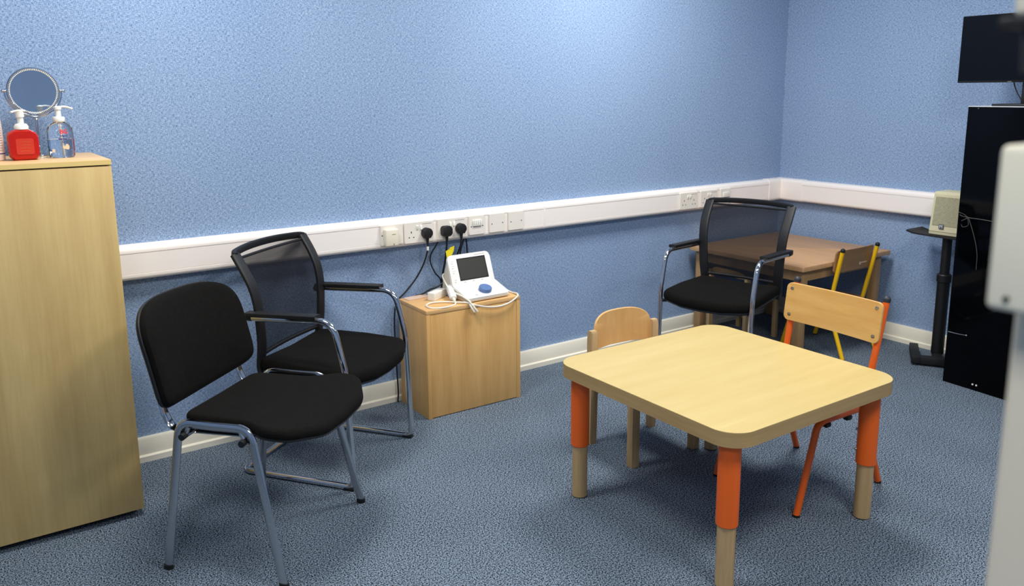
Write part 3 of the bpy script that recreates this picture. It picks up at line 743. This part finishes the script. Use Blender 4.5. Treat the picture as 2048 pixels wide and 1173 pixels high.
c = school_chair('school_chair', 'small yellow tubular school chair with black end caps, pushed under the corner table', M_yellow, M_dply, .845, True)
c.location = (-.452, -.742, 0)

# ------------------------------------------------------------------ small wooden chairs
def wooden_chair(label, s=1, h=.505, wv=.150, ar=.083, lw=.0175, zlow=.088):
    t = thing('wooden_chair', label, 'chair'); hw = wv
    for q in (-1, 1):
        b = NB()   # rear post: runs up past the seat, rounded top
        v = ringpad(b, [(-.019, .0), (.011, .0), (.017, .24), (.013, h-.012), (.006, h), (-.012, h), (-.019, h-.012), (-.021, .24)], [(0, .0015-lw), (.9, .0015-lw), (1, .0045-lw), (1, lw-.0045), (.9, lw-.0015), (0, lw-.0015)], cen=(0, h/2))
        bmesh.ops.transform(b, matrix=Matrix.Translation((q*(hw+.002), -.143, 0)) @ Matrix.Rotation(PI/2, 4, 'Z') @ Matrix.Rotation(PI/2, 4, 'X'), verts=b.verts); obj('leg', b, M_beechleg, t)
        b = NB(); v = box(b, -lw, lw, -lw, lw, 0, .282, .003); bmesh.ops.translate(b, vec=(q*hw, .125, 0), verts=b.verts); obj('leg', b, M_beechleg, t)
        b = NB(); box(b, q*hw-.013, q*hw+.013, -.125, .11, .256, .282, .002); obj('seat_rail', b, M_beechleg, t)
    b = NB(); box(b, -hw, hw, .118, .134, .256, .282, .002); box(b, -hw+.015, hw-.015, -.150, -.134, .256, .282, .002); obj('seat_rail', b, M_beechleg, t)
    b = NB(); extrude_poly(b, rrect(2*hw+.01, .285, .03, 6, 0, .012), .282, .294, .003); obj('seat', b, M_yk, t)
    zb = h-zlow; zt = h+.068; o = [(-hw+.012, zb), (-.05, zb), (.05, zb), (hw-.012, zb)]
    for k in range(0, 25):
        a = PI*k/24; c_ = math.cos(a); s_ = math.sin(a); o.append((math.copysign(abs(c_)**.62, c_)*(hw-.010), h-.02+ar*abs(s_)**.75))
    b = NB(); ringpad(b, o, [(0, 0), (.5, 0), (.98, 0), (1, .002), (1, .009), (.98, .011), (.5, .011), (0, .011)], lambda x, y, z: (x, -.149-.035*(1-(x/hw)**2)-.06*(y-.4)+z, y), (0, h-.01)); obj('backrest', b, M_yk, t)
    return t
c = wooden_chair('small all-wood child\'s chair with an arched back, tucked under the left of the square table')
c.location = (-2.302, -1.113, 0); c.rotation_euler = (0, 0, math.radians(177)); c.scale = (1.11, 1, 1)
c = wooden_chair('small wooden child\'s chair under the corner table behind the mesh chair', h=.415, wv=.140, ar=.048, lw=.0135, zlow=-.002)
c.location = (-.660, -.283, 0); c.rotation_euler = (0, 0, math.radians(-91))

# ------------------------------------------------------------------ corner table
t = thing('corner_table', 'rectangular beech table with square legs pushed into the room corner', 'table', (-.485, -.465, 0), 0)
FX0, FX1, FY0, FY1, FZ = -.885+.485, -.045+.485, -.850+.465, -.028+.465, .553
b = NB(); extrude_poly(b, rrect(FX1-FX0, FY1-FY0, .010, 4, (FX0+FX1)/2, (FY0+FY1)/2), FZ-.026, FZ, .005); obj('tabletop', b, M_fartab, t)
for x in (FX0+.058, FX1-.075):
    for y in (FY0+.052, FY1-.052):
        b = NB(); box(b, x-.025, x+.025, y-.025, y+.025, 0, FZ-.026, .003); obj('leg', b, M_farleg, t)
for y in (FY0+.045, FY1-.045):
    b = NB(); box(b, FX0+.085, FX1-.102, y-.010, y+.010, FZ-.092, FZ-.026); obj('apron', b, M_farleg, t)
for x in (FX0+.05, FX1-.068):
    b = NB(); box(b, x-.010, x+.010, FY0+.08, FY1-.08, FZ-.092, FZ-.026); obj('apron', b, M_farleg, t)

# ------------------------------------------------------------------ loudspeaker stand and loudspeaker
SA = math.atan2(.226, .362)
t = thing('speaker_stand', 'black steel stand with a square floor frame and telescopic pole', 'stand', (-.188, -1.247, 0), SA)
S_ = .134
b = NB(); box(b, -S_, S_, -S_, -S_+.045, .012, .052, .002); box(b, -S_, S_, S_-.045, S_, .012, .052, .002); box(b, -S_, -S_+.045, -S_+.045, S_-.045, .012, .052, .002); box(b, -S_+.045, S_, -.022, .022, .012, .050, .002); obj('base_frame', b, M_rubber, t)
b = NB()
for x in (-1, 1):
    for y in (-1, 1): cyl(b, (x*(S_-.02), y*(S_-.02), 0), (x*(S_-.02), y*(S_-.02), .014), .012, 12)
obj('leveling_foot', b, M_greypl, t)
b = NB(); cyl(b, (0, 0, .045), (0, 0, .455), .032, 24); obj('lower_tube', b, M_blackpl, t)
b = NB(); cyl(b, (0, 0, .45), (0, 0, .705), .0245, 24); obj('upper_tube', b, M_blackpl, t)
b = NB(); lathe(b, [(.032, .452), (.037, .455), (.037, .492), (.033, .497), (.0245, .498)], n=24); obj('collar', b, M_blackpl, t)
b = NB(); P = [(.01, .195, .722), (.01, .175, .717), (.01, .14, .711), (.01, -.02, .708), (.01, -.165, .708)]
sweep(b, smooth_path(P, 5), .085, .006, 12, side=(1, 0, 0), square=True)
pl = obj('platform', b, M_rubber, t); pl.rotation_euler = (0, 0, -SA)
t = thing('loudspeaker', 'cream loudspeaker with a square grey badge on the black stand', 'loudspeaker', (-.165, -1.262, .7155), math.radians(-90+0))
def frustum(b, w0, w1, d0, d1, z0, z1, bev=.004, y0=0):
    vs = [b.verts.new((sx*w/2, y0+sy_*d/2, z)) for z, w, d in ((z0, w0, d0), (z1, w1, d1)) for sx, sy_ in ((-1, -1), (1, -1), (1, 1), (-1, 1))]
    fs = [b.faces.new([vs[i] for i in q]) for q in ((3, 2, 1, 0), (4, 5, 6, 7), (0, 1, 5, 4), (1, 2, 6, 5), (2, 3, 7, 6), (3, 0, 4, 7))]
    if bev: bmesh.ops.bevel(b, geom=list({e for f in fs for e in f.edges}), offset=bev, segments=2, profile=.5, affect='EDGES')
b = NB(); frustum(b, .196, .172, .15, .13, 0, .235, .007); obj('cabinet', b, M_spk, t)
b = NB(); frustum(b, .186, .166, .003, .003, .020, .222, 0); bmesh.ops.transform(b, matrix=Matrix.Translation((0, -.0765, 0)) @ Matrix.Rotation(math.radians(-2.5), 4, 'X'), verts=b.verts); obj('front_baffle', b, M_spk, t)
b = NB(); frustum(b, .158, .144, .003, .003, .052, .208, 0); bmesh.ops.transform(b, matrix=Matrix.Translation((0, -.0785, 0)) @ Matrix.Rotation(math.radians(-2.5), 4, 'X'), verts=b.verts); obj('grille', b, M_grille, t)
b = NB(); box(b, -.040, -.014, -.083, -.079, .036, .062, .001); bd_ = obj('badge', b, M_logo, t)
text_obj('M', .023, M_logol, bd_, None, (-.027, -.0832, .041), 'badge_letter', .0006, PI/2)
for o in t.children: o.rotation_euler = (0, 0, 0)

# ------------------------------------------------------------------ black acrylic-fronted unit, monitor
ang = math.atan2(-.026, -.303)      # front edge direction
t = thing('black_display_unit', 'tall glossy black unit at the right supporting the monitor', 'cabinet', (-.479, -1.435, 0), math.radians(4.9)*-1)
# local: front face at x = 0, running to -y
b = NB(); box(b, .006, .235, -.62, -.002, 0, 1.408, .002); obj('body', b, M_blackpl, t)
b = NB(); box(b, 0, .0055, -.622, 0, .0, 1.412, .001); obj('front_panel', b, M_gloss, t)
b = NB(); box(b, -.0005, .236, -.622, .0005, 1.4085, 1.4120); obj('top_edge', b, mat('pale_edge', (205, 208, 212), .4), t)
for y in (-.157, -.176):
    b = NB(); cyl(b, (-.002, y, .030), (.001, y, .030), .0045, 12); obj('screw', b, M_white, t)
b = NB(); bmesh.ops.create_uvsphere(b, u_segments=10, v_segments=6, radius=.004, matrix=Matrix.Translation((-.0015, -.052, 1.40))); obj('panel_fixing', b, M_gcable, t)
t2 = thing('speaker_cable_standin', 'added thin grey wires standing in for a cable seen dimly in the black unit', 'cable', (-.487, -1.44, .86), 0)
b = NB()  # wires added before the panel imitate a cable seen dimly in it
for P in ([(.12, .02, .02), (-.004, -.01, .017), (-.006, -.05, .008), (-.008, -.12, .006), (-.010, -.17, .003)], [(.12, .015, -.0), (-.005, -.02, -.012), (-.006, -.05, .004), (-.007, -.065, -.02), (-.008, -.095, -.10), (-.009, -.112, -.17), (-.010, -.115, -.245)],
          [(-.006, -.05, .008), (-.007, -.03, .022), (-.006, -.005, .030), (.1, .02, .02)], [(-.006, -.05, .005), (-.007, -.055, -.03), (-.006, -.03, -.042), (-.005, -.02, -.03)]):
    sweep(b, smooth_path(P, 6), .0017, .0017, 6)
obj('wire', b, M_gcable, t2)
t = thing('metal_rod_bracket', 'short thin metal rod low on the glossy black unit', 'rod', (-.485, -1.44, .27), 0)
b = NB(); sweep(b, [(-.004, -.005, 0), (-.006, -.06, .0), (-.012, -.10, .004)], .0022, .0022, 8); bmesh.ops.create_uvsphere(b, u_segments=10, v_segments=6, radius=.005, matrix=Matrix.Translation((-.012, -.10, .004))); obj('rod', b, M_screw, t)
t = thing('computer_monitor', 'black widescreen monitor standing on the glossy black unit', 'monitor', (-.40, -1.615, 1.4115), math.radians(-2))
b = NB(); box(b, -.010, .028, -.305, .285, .112, .435, .003); obj('monitor_case', b, M_bezel, t)
b = NB(); box(b, -.0118, -.009, -.302, .282, .122, .433); obj('screen', b, M_monitor, t)
bits('brand_mark', [(-.0112, -.0098, .025, .043, .1145, .1175)], M_ink, t)
b = NB(); box(b, .020, .050, -.085, -.010, .0, .22, .003); obj('neck', b, M_blackpl, t)
b = NB(); box(b, -.035, .14, -.19, .095, .0, .011, .003); obj('foot', b, M_blackpl, t)
b = NB(); sweep(b, smooth_path([(.03, .035, .13), (.03, .03, .10), (.025, .01, .06), (.022, -.012, .03)], 6), .003, .003, 8); obj('cable', b, M_cable, t)

# ------------------------------------------------------------------ out-of-focus fittings on the near door post
t = thing('lock_case', 'blurred cream box with a bottom screw on the near post at the right edge', 'lock case', (-4.1243, -3.290, 1.42))
b = NB(); box(b, -.026, 0, -.06, .018, -.048, .048, .004, 3); obj('case', b, M_creambox, t)
b = NB(); cyl(b, (-.0275, .006, -.040), (-.025, .006, -.040), .0018, 10); obj('screw', b, M_hole, t)
t = thing('instrument_holder', 'cream holder with black rim and two black prongs in the top right corner', 'holder', (-4.1243, -3.290, 1.562))
b = NB(); box(b, -.026, 0, -.06, .019, -.024, .08, .004, 3); obj('holder_body', b, M_creambox, t)
b = NB(); box(b, -.029, 0, -.06, .025, -.030, -.024, .002, 2); obj('rim', b, M_rubber, t)
for y in (.012, -.001):
    b = NB(); cyl(b, (-.020, y, -.028), (-.020, y, -.054), .0034, 12, .002); obj('prong', b, M_rubber, t)
